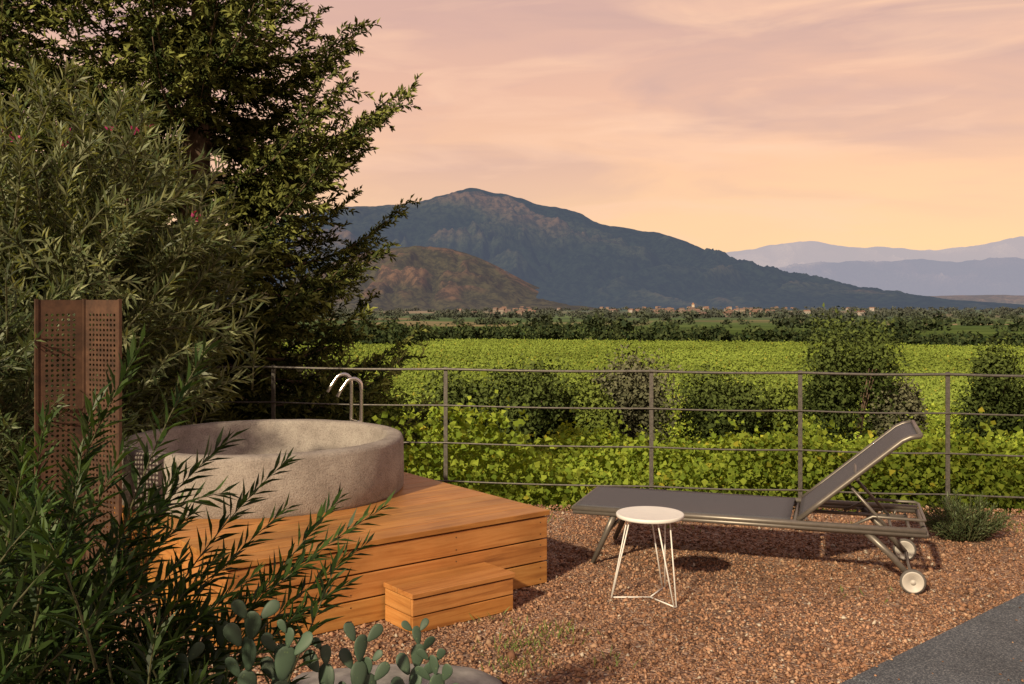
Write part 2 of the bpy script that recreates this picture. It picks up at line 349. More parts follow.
def village():
    r=random.Random(4); b=B(); rb=B(); e=empty('distant_village',(600,3300,-42))
    for _ in range(105):
        y=r.uniform(1900,3900); px=r.choice([r.gauss(700,45),r.gauss(650,30),r.gauss(750,25),r.uniform(430,1000),r.gauss(515,14)])
        x=(px-512)*y/995; z=float(gz(np.array(x),np.array(y)))
        w_=r.uniform(8,16);dd=r.uniform(8,14);h=r.uniform(5,11); M=Matrix.Translation((x-600,y-3300,z+42))@Matrix.Rotation(r.uniform(-.6,.6),4,'Z')
        c=r.choice([(.26,.22,.19),(.38,.34,.31),(.21,.17,.145),(.26,.20,.16)])
        b.box((-w_/2,-dd/2,-2),(w_/2,dd/2,h),c,M)
        for k in range(int(w_//4)): b.box((-w_/2+1+k*4,-dd/2-.05,h*.45),(-w_/2+2.4+k*4,-dd/2+.1,h*.7),(.05,.05,.06),M)
        vs=[M@Vector(p) for p in [(-w_/2-.4,-dd/2-.4,h+.01),(w_/2+.4,-dd/2-.4,h+.01),(w_/2+.4,dd/2+.4,h+.01),(-w_/2-.4,dd/2+.4,h+.01),(-w_/2-.4,0,h+3.5),(w_/2+.4,0,h+3.5)]]
        rb.add(vs,[(0,1,5,4),(2,3,4,5),(0,4,3),(1,2,5)],r.choice([(.20,.12,.09),(.23,.14,.11),(.16,.11,.095)]))
    b.box((-4,-4,-2),(4,4,22),(.5,.42,.34)); rb.add([(-4.4,-4.4,22),(4.4,-4.4,22),(4.4,4.4,22),(-4.4,4.4,22),(0,0,29)],[(0,1,4),(1,2,4),(2,3,4),(3,0,4)],(.3,.15,.09))
    m=M_('plaster'); m.l.new(m.attr(),m.p.inputs['Base Color']); m.p.inputs['Roughness'].default_value=.9
    b.make('walls',m.m,e); rb.make('roofs',m.m,e)
village()

# ---------------------------------------------------------------- gravel terrace
def terrace():
    xs=np.linspace(-7,9,161); v=np.linspace(0,1,90)
    edge=7.75-.03*xs+.12*(fbm(xs/1.1,xs*0+3,3)-.5)
    X=np.broadcast_to(xs,(90,161)); Y=-4+(edge[None]+4)*v[:,None]
    Z=.03*(fbm(X/1.3,Y/1.3,3)-.5)*np.clip((Y-5.5)/2+.3,0,1)
    Z=Z-np.clip((v[:,None]-.985)/.015,0,1)*.25
    V=np.stack([X,Y,Z],-1).reshape(-1,3); i=(np.arange(89)[:,None]*161+np.arange(160)[None]).ravel(); F=np.stack([i,i+1,i+162,i+161],1)
    m=M_('gravel_surface'); o=m.obj()
    vo=m.new('ShaderNodeTexVoronoi'); vo.inputs['Scale'].default_value=75; m.l.new(o,vo.inputs['Vector'])
    sc=m.new('ShaderNodeSeparateColor'); m.l.new(vo.outputs['Color'],sc.inputs[0])
    c=m.ramp(sc.outputs[0],[(0,(.07,.035,.025)),(.35,(.23,.125,.08)),(.7,(.35,.205,.13)),(.93,(.42,.28,.2)),(1,(.46,.39,.33))])
    n=m.noise(1.3,5,o); r=m.ramp(n.outputs[0],[(.35,(.7,.7,.7)),(.65,(1.15,1.12,1.1))])
    m.l.new(m.mix(1,c.outputs[0],r.outputs[0],'MULTIPLY'),m.p.inputs['Base Color']); m.p.inputs['Roughness'].default_value=.95
    vv=m.new('ShaderNodeMath',operation='SUBTRACT'); vv.inputs[0].default_value=1; m.l.new(vo.outputs['Distance'],vv.inputs[1]); m.bump(vv.outputs[0],1,.012)
    np_mesh('gravel_terrace',V,F,m.m,smooth=True)
    n=100000; y=3.2+4.6*rng.random(n)**1.05; x=rng.uniform(-1,1,n)*(.58*y+.8)
    onpath=((x-1.4)*1.2-(y-4.12)*1.34)>-.02
    u=np.array([.79,.613]);vv_=np.array([-.613,.79]); rx=(x+1.272)*u[0]+(y-4.45)*u[1]; ry=(x+1.272)*vv_[0]+(y-4.45)*vv_[1]
    ondeck=(rx>0)&(rx<1.86)&(ry>0)&(ry<2.3)
    ok=(~onpath|(rng.random(n)<.006))&~ondeck&(y<7.7-.03*x); x,y=x[ok],y[ok]; lift=np.where(onpath[ok],.03,0); n=len(x)
    s=.0042*np.exp(rng.normal(0,.45,n))+.0025
    z=.03*(fbm(x/1.3,y/1.3,3)-.5)*np.clip((y-5.5)/2+.3,0,1)*(lift==0)+s*.35+lift
    O=np.array([[1,0,0],[-1,0,0],[0,1,0],[0,-1,0],[0,0,1],[0,0,-1]],float)
    a=rng.uniform(0,6.28,n); V=O[None]*s[:,None,None]*(1+.35*rng.normal(0,1,(n,6,1)).clip(-1,1)); V=V+rng.normal(0,.25,(n,6,3))*s[:,None,None]
    ca,sa=np.cos(a)[:,None],np.sin(a)[:,None]; Vx=V[:,:,0]*ca-V[:,:,1]*sa;Vy=V[:,:,0]*sa+V[:,:,1]*ca
    V=np.stack([Vx+x[:,None],Vy+y[:,None],V[:,:,2]*.8+z[:,None]],-1).reshape(-1,3)
    T=np.array([[0,2,4],[2,1,4],[1,3,4],[3,0,4],[2,0,5],[1,2,5],[3,1,5],[0,3,5]]); F=(np.arange(n)[:,None,None]*6+T[None]).reshape(-1,3)
    pal=np.array([[.31,.17,.105],[.39,.225,.145],[.21,.11,.07],[.44,.285,.19],[.12,.07,.05],[.48,.41,.33]]); k=rng.choice(6,n,p=[.3,.27,.18,.13,.09,.03])
    C=pal[k]*rng.uniform(.75,1.2,(n,1))*(.75+.5*fbm(x/.7,y/.7,3))[:,None]
    np_mesh('gravel',V,F,leafflat('lava_gravel'),col=np.repeat(C,6,axis=0))
terrace()
b=B(); t=Vector((1.34,1.2,0)).normalized(); nn=Vector((1.2,-1.34,0)).normalized(); p0=Vector((1.4,4.12,0))
a0=p0-t*6
for k in range(8):
    q0=a0+t*(1.5*k+.003); q1=a0+t*(1.5*(k+1)-.003)
    vs=[q0,q1,q1+nn*2.4,q0+nn*2.4]; vs=[v+Vector((0,0,-.05)) for v in vs]+[v+Vector((0,0,.03)) for v in vs]
    b.add(vs,[(3,2,1,0),(4,5,6,7),(0,1,5,4),(1,2,6,5),(2,3,7,6),(3,0,4,7)])
m=M_('path_concrete'); o=m.obj(); n1=m.noise(110,3,o,.85); n2=m.noise(2,4,o); c=m.ramp(n1.outputs[0],[(.38,(.045,.052,.07)),(.52,(.105,.12,.145)),(.64,(.28,.29,.31))]); c2=m.ramp(n2.outputs[0],[(.3,(.7,.7,.7)),(.7,(1.1,1.1,1.1))])
m.l.new(m.mix(1,c.outputs[0],c2.outputs[0],'MULTIPLY'),m.p.inputs['Base Color']); m.p.inputs['Roughness'].default_value=.9; m.bump(n1.outputs[0],.8,.008)
b.make('path',m.m,bevel=.008)
def rock(name,c,sx,sy,sz,seed):
    import bmesh
    bm=bmesh.new(); bmesh.ops.create_icosphere(bm,subdivisions=4,radius=1)
    me=bpy.data.meshes.new(name)
    for v in bm.verts:
        p=v.co; k=1+.25*(float(fbm(np.array(p.x*1.3+seed),np.array(p.y*1.3+p.z+3),4))-.5)*2
        v.co=Vector((p.x*sx*k,p.y*sy*k,p.z*sz*(.6+.4*k)))
    bm.to_mesh(me); me.polygons.foreach_set('use_smooth',[True]*len(me.polygons)); me.materials.append(simple('stone',(.24,.23,.22),.9,nscale=12,var=.35,bump=.6))
    o=link(bpy.data.objects.new(name,me)); o.location=c
rock('rock',(-.46,3.95,.0),.44,.30,.11,2)

# ---------------------------------------------------------------- fence
def fence():
    e=empty('railing_fence',(0,7.5,0)); m=simple('aged_steel',(.13,.12,.11),.5,.6,60,.3)
    posts=[(-6.2,8.35),(-4.75,8.2),(-3.3,8.0),(-1.87,7.8),(-.505,7.58),(1.03,7.36),(2.09,7.22),(3.09,7.06),(4.15,6.9),(5.25,6.75),(6.4,6.6)]
    b=B()
    for x,y in posts:
        M=Matrix.Translation((x,y-7.5,0))@Matrix.Rotation(-.12,4,'Z'); b.box((-.015,-.006,-.1),(.015,.006,1.075),(1,1,1),M); b.box((-.05,-.05,.002),(.05,.05,.012),(1,1,1),M)
    b.make('posts',m,e,bevel=.001)
    for z,r in ((1.06,.010),(.785,.0065),(.50,.0065),(.21,.0065)):
        b=B()
        pts=[]
        for i,(x,y) in enumerate(posts):
            pts.append((x,y-7.5-.014,z))
            if i<len(posts)-1:
                x2,y2=posts[i+1]
                for t in (.25,.5,.75): pts.append((x*(1-t)+x2*t,(y*(1-t)+y2*t)-7.5-.014,z-.008*math.sin(math.pi*t)))
        b.tube(pts,r,8); b.make('rail',m,e,True)
fence()

# ---------------------------------------------------------------- wooden deck
ANG=math.atan2(.613,.79)
def woodmat(name,axis):
    m=M_(name); s=(1.2,22,22) if axis==0 else (22,1.2,22)
    o=m.obj(s); a=m.attr()
    va=m.new('ShaderNodeVectorMath',operation='ADD'); sc=m.new('ShaderNodeVectorMath',operation='SCALE'); sc.inputs['Scale'].default_value=37; m.l.new(a,sc.inputs[0]); m.l.new(o,va.inputs[0]); m.l.new(sc.outputs[0],va.inputs[1])
    n=m.noise(1.6,7,va.outputs[0],.6); n.inputs['Distortion'].default_value=.8
    c=m.ramp(n.outputs[0],[(.25,(.24,.095,.027)),(.45,(.43,.19,.053)),(.6,(.51,.25,.08)),(.8,(.36,.15,.042))])
    n2=m.noise(2.2,4,m.obj(),.6); r2=m.ramp(n2.outputs[0],[(.35,(.74,.70,.64)),(.6,(1.05,1.03,1.0))])
    cc=m.mix(1,c.outputs[0],a,'MULTIPLY'); m.l.new(m.mix(1,cc,r2.outputs[0],'MULTIPLY'),m.p.inputs['Base Color']); m.p.inputs['Roughness'].default_value=.5; m.bump(n.outputs[0],.15,.002); return m.m
WX=woodmat('wood_x',0);WY=woodmat('wood_y',1); DARK=simple('gap_shade',(.03,.02,.015),.9)  # DARK: painted shade for the solid cores behind the board gaps
def deck():
    e=empty('wooden_deck',(-1.272,4.45,0),ANG); W_,D_,H=1.86,2.32,.41
    r=random.Random(3); tone=lambda:(lambda k:(k,k*r.uniform(.94,1.03),k*r.uniform(.88,1.02)))(r.uniform(.84,1.08))
    b=B(); n=16; w_=D_/n
    for i in range(n): b.box((-.012,-.012+i*w_+.002,H-.028),(W_+.012,-.012+(i+1)*w_-.002,H),tone())
    b.make('top_boards',WX,e,bevel=.003)
    b=B(); hh=(H-.032)/3
    for i in range(3):
        b.box((.0,0,.004+i*hh),(W_,.022,(i+1)*hh-.004),tone()); b.box((0,D_-.046,.004+i*hh),(W_,D_-.024,(i+1)*hh-.004),tone())
    b.make('front_boards',WX,e,bevel=.003)
    b=B()
    for i in range(3):
        for x in (0,W_-.022): b.box((x+.0003,.025,.004+i*hh),(x+.0217,D_-.05,(i+1)*hh-.004),tone())
    b.make('side_boards',WY,e,bevel=.003)
    b=B(); b.box((.026,.026,.0),(W_-.026,D_-.055,H-.031)); b.make('gap_shade_core',DARK,e)  # added solid dark box, stands in for shade between the boards
    b=B()
    for i in range(3):
        for xx in (.05,.62,1.24,1.81):
            for zz in (.03,.095): b.tube([(xx,-.001,i*hh+zz),(xx,.004,i*hh+zz)],.004,8)
    b.make('screws',simple('screw_steel',(.18,.13,.09),.4,.8),e)
    s=empty('wooden_step',(-1.272,4.45,0),ANG); x0,x1,y0,y1,h=.80,1.405,-.275,-.016,.195
    b=B()
    b.box((x0-.008,y0-.008,h-.024),(x1+.008,(y0+y1)/2-.002,h),tone()); b.box((x0-.008,(y0+y1)/2+.002,h-.024),(x1+.008,y1,h),tone())
    hh=(h-.028)/2
    for i in range(2): b.box((x0,y0,.003+i*hh),(x1,y0+.02,(i+1)*hh-.003),tone())
    b.make('tread_and_front',WX,s,bevel=.003)
    b=B()
    for i in range(2):
        for x in (x0,x1-.02): b.box((x+.0003,y0+.023,.003+i*hh),(x+.0197,y1-.002,(i+1)*hh-.003),tone())
    b.make('sides',WY,s,bevel=.003)
    b=B(); b.box((x0+.024,y0+.024,0),(x1-.024,y1-.004,h-.027)); b.make('gap_shade_core',DARK,s)  # same dark filler inside the step, painting its gaps as shade
deck()

# ---------------------------------------------------------------- concrete tub
def tub():
    cx,cy=-1.54,6.2; e=empty('concrete_hot_tub',(cx,cy,0)); R=.86; z0=.408; zt=.745
    prof=[(R-.015,z0),(R,z0+.02),(R+.002,z0+.12),(R,zt-.03),(R-.008,zt-.008),(R-.028,zt),(R-.085,zt+.001),(R-.105,zt-.008),(R-.113,zt-.03),(R-.125,z0+.10),(R-.15,z0+.05),(R-.22,z0+.025),(0.3,z0+.02),(.0001,z0+.02)]
    n=128; vs=[];fs=[]
    for k in range(n):
        th=2*math.pi*k/n
        for r_,z in prof:
            j=.004*(float(fbm(np.array(th*5),np.array(z*9),3))-.5); vs.append(((r_+j)*math.cos(th),(r_+j)*math.sin(th),z+j))
    p=len(prof)
    for k in range(n):
        for i in range(p-1): fs.append((k*p+i,((k+1)%n)*p+i,((k+1)%n)*p+i+1,k*p+i+1))
    b=B(); b.add(vs,fs)
    m=M_('concrete'); o=m.obj(); n1=m.noise(6,7,o,.7); n2=m.noise(120,4,o,.75)
    c=m.ramp(n1.outputs[0],[(.3,(.23,.20,.18)),(.5,(.33,.29,.265)),(.7,(.42,.38,.345))]); c2=m.ramp(n2.outputs[0],[(.32,(.55,.55,.55)),(.5,(1,1,1)),(.7,(1.15,1.15,1.15))])
    m.l.new(m.mix(1,c.outputs[0],c2.outputs[0],'MULTIPLY'),m.p.inputs['Base Color']); m.p.inputs['Roughness'].default_value=.9
    ad=m.new('ShaderNodeMath',operation='ADD'); m.l.new(n1.outputs[0],ad.inputs[0]); m.l.new(n2.outputs[0],ad.inputs[1]); m.bump(ad.outputs[0],.7,.012)
    b.make('basin',m.m,e,True)
    l=empty('tub_ladder',(-1.08,6.92,0)); st=M_('stainless'); st.p.inputs['Base Color'].default_value=(.7,.68,.65,1); st.p.inputs['Metallic'].default_value=1; st.p.inputs['Roughness'].default_value=.22
    b=B()
    for ox,oy,dz in ((-.05,.08,0.0),(.04,-.05,-.02)):
        pts=[(ox,oy,.45)]+[(ox,oy,z) for z in (.7,.9,.98)]
        for k in range(1,9):
            a=math.pi*k/8*.86; pts.append((ox-.055+.055*math.cos(a),oy-.02*k/8,1.01+.055*math.sin(a)))
        q=pts[-1]; pts+= [(q[0]-.03,q[1]-.01,q[2]-.045),(q[0]-.055,q[1]-.02,q[2]-.09)]
        b.tube([(x,y,z+dz) for x,y,z in pts],.0135,12)
    b.tube([(-.05,.08,.74),(.04,-.05,.74)],.01,8)
    b.make('handrails',st.m,l,True)
tub()

# ---------------------------------------------------------------- perforated corten screen
def screen():
    e=empty('perforated_metal_screen',(-2.23,5.2,0))
    m=M_('corten'); o=m.obj(); n=m.noise(14,7,o,.7); c=m.ramp(n.outputs[0],[(.3,(.032,.016,.010)),(.5,(.068,.032,.018)),(.7,(.11,.054,.03))]); m.l.new(c.outputs[0],m.p.inputs['Base Color']); m.p.inputs['Roughness'].default_value=.8; m.bump(n.outputs[0],.3,.002)
    def panel(p,q,nm):
        p=Vector(p);q=Vector(q); L=(q-p).length; u=(q-p)/L; b=B(); H=1.59; cell=.0265; nx=int((L-.05)/cell); nz=int((H-.12)/cell); mx=(L-nx*cell)/2; mz=(H-nz*cell)/2
        P=lambda a,z:(p.x+u.x*a,p.y+u.y*a,z)
        b.add([P(0,0),P(L,0),P(L,mz),P(0,mz)],[(0,1,2,3)]); b.add([P(0,H-mz),P(L,H-mz),P(L,H),P(0,H)],[(0,1,2,3)])
        b.add([P(0,mz),P(mx,mz),P(mx,H-mz),P(0,H-mz)],[(0,1,2,3)]); b.add([P(L-mx,mz),P(L,mz),P(L,H-mz),P(L-mx,H-mz)],[(0,1,2,3)])
        hw=cell*.27
        for i in range(nx):
            for j in range(nz):
                x0=mx+i*cell;z0=mz+j*cell;x1=x0+cell;z1=z0+cell;cx=(x0+x1)/2;cz=(z0+z1)/2
                O=[(x0,z0),(cx,z0),(x1,z0),(x1,cz),(x1,z1),(cx,z1),(x0,z1),(x0,cz)]
                I=[(cx+hw*math.cos(a)*1.15,cz+hw*math.sin(a)*1.15) for a in [math.radians(t) for t in (225,270,315,0,45,90,135,180)]]
                b.add([P(*t) for t in O+I],[(k,(k+1)%8,8+(k+1)%8,8+k) for k in range(8)])
        ob=b.make(nm,m.m,e); sm=ob.modifiers.new('s','SOLIDIFY'); sm.thickness=.004
        f=B(); 
        for a in (.0,L): 
            x,y,_=P(a,0); f.tube([(x,y,0),(x,y,1.595)],.011,4)
        f.make(nm+'_edges',m.m,e)
    panel((-.245,-.02,0),(-.052,.11,0),'panel_a'); panel((-.048,.108,0),(.19,-.02,0),'panel_b')
    b=B(); b.box((-.26,-.04,0),(.2,.13,.012)); b.make('base_plate',m.m,e)
screen()

# ---------------------------------------------------------------- side table
def table():
    e=empty('side_table',(.735,5.3,0),.2); m=simple('white_paint',(.76,.75,.73),.4,0,20,.03); b=B(); n=64; R=.18; vs=[];fs=[]
    prof=[(.0001,.434),(R-.012,.434),(R-.002,.437),(R,.443),(R,.452),(R-.004,.456),(R-.01,.4555),(.0001,.4545)]
    for k in range(n):
        for r_,z in prof: vs.append((r_*math.cos(2*math.pi*k/n),r_*math.sin(2*math.pi*k/n),z))
    p=len(prof)
    for k in range(n):
        for i in range(p-1): fs.append((k*p+i,((k+1)%n)*p+i,((k+1)%n)*p+i+1,k*p+i+1))
    b.add(vs,fs); b.make('top',m,e,True)
    b=B(); F=[]
    for k in range(3):
        a=2*math.pi/3*k+.05-.2+math.radians(-62); f=Vector((.205*math.cos(a),.205*math.sin(a),.008)); F.append(f)
        for da in (-.35,.35):
            b.tube([(.12*math.cos(a+da),.12*math.sin(a+da),.434),(f.x+.008*math.cos(a+math.copysign(1.57,da)),f.y+.008*math.sin(a+math.copysign(1.57,da)),.008)],.0040,8)
    for i in range(3): b.tube([F[i],(0,0,.008)],.0040,8)
    b.tube([(.12*math.cos(t*math.pi/16),.12*math.sin(t*math.pi/16),.428) for t in range(32)],.004,6,closed=True)
    b.make('wire_legs',m,e,True)
table()

# ---------------------------------------------------------------- sun lounger
def lounger():
    e=empty('sun_lounger',(.37,6.0,0),math.atan2(-.312,.95)); fr=simple('taupe_aluminium',(.19,.17,.15),.4,.5,40,.1); W_=.65
    sl=M_('sling_mesh'); o=sl.obj(); wv=sl.new('ShaderNodeTexChecker'); wv.inputs['Scale'].default_value=260; sl.l.new(o,wv.inputs[0]); wv.inputs[1].default_value=(.04,.042,.05,1); wv.inputs[2].default_value=(.105,.105,.12,1)
    sl.l.new(wv.outputs[0],sl.p.inputs['Base Color']); sl.p.inputs['Roughness'].default_value=.6
    H=.335
    b=B()
    for y in (0.0,W_): b.tube([(0,y,H),(1.97,y,H)],.0165,10); b.tube([(0,y,H-.022),(1.97,y,H-.022)],.013,8)
    for x in (0.0,1.28,1.97): b.tube([(x,0,H-(.0 if x==0 else .02)),(x,W_,H-(.0 if x==0 else .02))],.015,10)
    for x in (.5,.9): b.tube([(x,0,H-.03),(x,W_,H-.03)],.012,8)
    b.make('frame_rails',fr,e,True)
    def sling(nm,f,nu=20,nv=12):
        vs=[];fs=[]
        for i in range(nu+1):
            for j in range(nv+1): vs.append(f(i/nu,j/nv))
        for i in range(nu):
            for j in range(nv): k=i*(nv+1)+j; fs.append((k,k+nv+1,k+nv+2,k+1))
        bb=B(); bb.add(vs,fs); ob=bb.make(nm,sl.m,e,True); s=ob.modifiers.new('s','SOLIDIFY'); s.thickness=.004
    sling('seat_sling',lambda a,c:(.01+1.25*a,.01+(W_-.02)*c,H+.018-.018*math.sin(math.pi*c)*math.sin(math.pi*a)))
    th=math.radians(40.5); L=.80; hx,hz=1.30,H+.02
    def bp(s,off=0): 
        curl=.035*max(0,(s-.9)/.1)**2 if s>.9 else 0
        return (hx+L*s*math.cos(th)+math.sin(th)*off+curl, hz+L*s*math.sin(th)-math.cos(th)*off-curl*.6)
    sling('back_sling',lambda a,c:(bp(a,.012*math.sin(math.pi*c)*math.sin(math.pi*a))[0],.02+(W_-.04)*c,bp(a,.012*math.sin(math.pi*c)*math.sin(math.pi*a))[1]))
    b=B()
    for y in (.012,W_-.012): b.tube([(bp(s,.004)[0],y,bp(s,.004)[1]) for s in (0,.2,.4,.6,.8,.9,.95,1)],.0145,10)
    for s in (.02,.5,1): b.tube([(bp(s,.02 if s<1 else 0)[0],.012,bp(s,.02 if s<1 else 0)[1]),(bp(s,.02 if s<1 else 0)[0],W_-.012,bp(s,.02 if s<1 else 0)[1])],.013,8)
    b.make('backrest_frame',fr,e,True)
    b=B()
    for y in (.07,W_-.07):
        q=bp(.42,.02); b.tube([(q[0],y,q[1]),(1.80,y,H-.035)],.009,8)
        b.tube([(1.28,y,H-.045),(1.90,y,H-.045)],.011,8)
        for k in range(4): b.tube([(1.62+.07*k,y,H-.045),(1.635+.07*k,y,H-.01)],.006,6)
    b.tube([(1.80,.07,H-.035),(1.80,W_-.07,H-.035)],.009,8)
    b.tube([(1.90,.0,H-.045),(1.90,W_,H-.045)],.010,8)
    b.tube([(1.55,.07,H-.03),(1.7,.07,H+.05),(1.95,.07,H+.045),(1.97,.09,H+.04),(1.97,W_-.09,H+.04),(1.95,W_-.07,H+.045),(1.7,W_-.07,H+.05),(1.55,W_-.07,H-.03)],.009,8)
    b.make('backrest_support',fr,e,True)
    b=B()
    for y in (.02,W_-.02):
        b.tube([(.25,y,H-.02),(.20,y,.2),(.115,y,.012)],[.02,.018,.014],10); b.tube([(1.66,y,H-.025),(1.78,y,.2),(1.90,y,.068)],[.02,.018,.016],10)
    b.tube([(.2,.02,.2),(.2,W_-.02,.2)],.011,8); b.tube([(1.90,-.03,.068),(1.90,W_+.03,.068)],.009,8)
    b.make('legs',fr,e,True)
    wh=simple('wheel_plastic',(.5,.47,.44),.5,0,20,.08); ty=simple('tyre_rubber',(.10,.09,.085),.8)
    for y in (-.035,W_+.035):
        b=B(); n=40; vs=[];fs=[]
        prof=[(.012,-.016),(.045,-.012),(.05,-.018),(.056,-.018),(.056,.018),(.05,.018),(.045,.012),(.012,.016)]
        for k in range(n):
            a=2*math.pi*k/n
            for r_,t_ in prof: vs.append((1.90+r_*math.cos(a),y+t_,.068+r_*math.sin(a)))
        for k in range(n):
            for i in range(8): fs.append((k*8+i,((k+1)%n)*8+i,((k+1)%n)*8+(i+1)%8,k*8+(i+1)%8))
        b.add(vs,fs); b.tube([(1.90,y-.02,.068),(1.90,y+.02,.068)],.014,12); b.make('wheel',wh,e,True)
        b=B(); b.tube([(1.90+.059*math.cos(2*math.pi*k/40),y,.068+.059*math.sin(2*math.pi*k/40)) for k in range(40)],.0095,8,closed=True); b.make('tyre',ty,e,True)
lounger()

# ---------------------------------------------------------------- big conifer
def conifer(name,loc,H,limbs_extra,R0,nl,seed,sp=.0135,nw=.34,tw=24):
    r=np.random.default_rng(seed); e=empty(name,loc); b=B()
    b.tube([(0,0,-.3),(.03,.02,1.5),(-.05,0,3.5),(.04,.03,6),(0,0,H)],[.24,.2,.155,.10,.015],12)
    P=[];D=[];C=[];Lf=[]
    limbs=[]
    for i in range(nl):
        h=.4+(H-.7)*((i+.5)/nl)**1.1; f=1-h/H
        limbs.append((h,r.uniform(0,6.283),R0*(f**.55)*r.uniform(.55,1.08)+.2,r.uniform(-.05,.35)))
    limbs+=limbs_extra
    for h,az_,L,el in limbs:
        d0=np.array([math.cos(az_),math.sin(az_),0]); side=np.array([-d0[1],d0[0],0]); pts=[]; n=14
        wob=r.uniform(-.25,.25)
        for k in range(n+1):
            t=k/n; pts.append(np.array([0,0,h])+d0*L*t+side*wob*L*t*t*.5+np.array([0,0,math.tan(el)*L*t - .16*L*math.sin(math.pi*t*.9)+ .13*L*t**3]))
        b.tube(pts,[max(.035*(1-t/n)*(L/2.2),.004) for t in range(n+1)],5)
        ntw=int(tw*L)
        for k in range(ntw):
            t=.06+.94*(k+r.random())/ntw; i=min(int(t*n),n-1); q=pts[i]+(pts[i+1]-pts[i])*(t*n-i); tan=nrm(pts[i+1]-pts[i])
            sg=1 if k%2 else -1; dd=nrm(tan*r.uniform(.4,1.1)+side*sg*r.uniform(.3,1)+np.array([0,0,r.uniform(-.5,.35)]))
            tl=(.20+.46*(1-t)*L/2.2)*r.uniform(.7,1.25)
            m=int(tl/sp); s=np.linspace(.05,1,m)[:,None]
            pp=q+dd*tl*s+np.array([0,0,-.22*tl])*s*s+np.array([0,0,.12*tl])*s**3
            rad=nrm(r.normal(0,1,(m,3))); nd=nrm(dd*.9+rad*.8)
            P.append(pp);D.append(nd);Lf.append(r.uniform(.05,.095,m)); c=np.array([.026,.046,.019])*(1-s)+np.array([.17,.185,.052])*s; C.append(c*r.uniform(.55,1.35)*(.5+.7*t))  # paler tips, with golden sunlight painted into their colour
    P=np.concatenate(P);D=np.concatenate(D);C=np.concatenate(C);Lf=np.concatenate(Lf)
    b.make('trunk_and_limbs',BARK,e,True)
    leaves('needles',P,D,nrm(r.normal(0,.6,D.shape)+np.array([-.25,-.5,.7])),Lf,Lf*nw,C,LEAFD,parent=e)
base=-1.25
ex=[(4.1,.0,2.15,.30),(3.9,-.25,1.9,.3),(4.4,.2,2.0,.2),(3.1,-.1,1.9,.05),(2.3,.05,2.15,.0),(2.0,-.2,2.2,.05),(1.7,-.45,2.1,.05),(1.3,.0,2.05,.05),(5.0,-.1,1.7,.25),(2.7,-.7,1.9,.1),(3.5,-.8,1.9,.2),(1.0,-.2,1.9,.0),(4.8,.0,1.5,.4),(2.5,-.3,1.8,0),(1.1,-.6,1.9,0),(5.4,-.5,1.5,.2),(5.1,-1.2,1.6,.2),(4.6,-1.6,1.6,.2),(4.2,-1.9,1.6,.2),(5.3,-2.2,1.8,.2),(4.9,-2.6,1.9,.2),(3.8,-2.3,1.8,.2),(5.6,-1.7,1.6,.2)]
conifer('conifer_tree',(-3.15,10.0,base),10.5,ex,2.2,220,11)
conifer('conifer_tree',(-6.0,11.3,-1.4),10.5,[],2.9,200,12,sp=.019,nw=.42)

# ---------------------------------------------------------------- narrow-leaved shrubs
def shooty(name,loc,shoots,leafL,leafW,c0,c1,gap,seed,mat=LEAF,stemr=.004,ang=.75,flowers=None,fromz=0.0):
    r=np.random.default_rng(seed); e=empty(name,loc); b=B(); P=[];D=[];Nn=[];C=[];Ls=[]
    for tip,st in shoots:
        tip=np.array(tip,float); st=np.array(st,float); v=tip-st; L=np.linalg.norm(v); ctrl=st+v*.5+np.array([0,0,.14*L])+r.normal(0,.04*L,3)
        n=10; pts=[(1-t)**2*st+2*t*(1-t)*ctrl+t*t*tip for t in np.linspace(0,1,n+1)]
        b.tube(pts,[stemr*(1.6-1.2*k/n) for k in range(n+1)],5)
        m=int(L/gap); a=r.uniform(0,6.28); tone=r.uniform(.6,1.35)
        for k in range(m):
            t=fromz+(1-fromz)*(k+1)/m; i=min(int(t*n),n-1); q=pts[i]+(pts[i+1]-pts[i])*(t*n-i); tan=nrm(pts[i+1]-pts[i])
            a+=2.4; u=nrm(np.cross(tan,[0.3,.2,1.])); w_=np.cross(tan,u); rad=u*math.cos(a)+w_*math.sin(a)
            sp=ang*(1.1-.55*t**3); dd=nrm(tan*math.cos(sp)+rad*math.sin(sp)); P.append(q);D.append(dd);Nn.append(nrm(np.cross(np.cross(dd,tan),dd)+r.normal(0,.25,3)+np.array([0,0,.3])))
            x=r.random(); C.append((np.array(c0)*(1-x)+np.array(c1)*x)*tone*(.7+.4*t)); Ls.append(leafL*r.uniform(.7,1.15)*(1.05-.35*t**4))
    Ls=np.array(Ls)
    st_=M_('green_stem_'+name); st_.p.inputs['Base Color'].default_value=(.08,.08,.035,1); st_.p.inputs['Roughness'].default_value=.7
    b.make('stems',st_.m,e,True)
    P=np.array(P)
    leaves('leaves',P,np.array(D),np.array(Nn),Ls,Ls*leafW,np.array(C),mat,parent=e,droop=.12,fold=.15)
    if flowers:
        fp=P[r.choice(np.where(P[:,2]>flowers[1])[0],flowers[0])]; PP=np.repeat(fp,7,axis=0)+r.normal(0,.012,(len(fp)*7,3)); DD=nrm(r.normal(0,1,PP.shape)+[0,-.5,.5])
        leaves('flowers',PP,DD,nrm(r.normal(0,1,PP.shape)),.035,.025,np.tile([[.55,.06,.24]],(len(PP),1))*r.uniform(.6,1.2,(len(PP),1)),mat,parent=e)
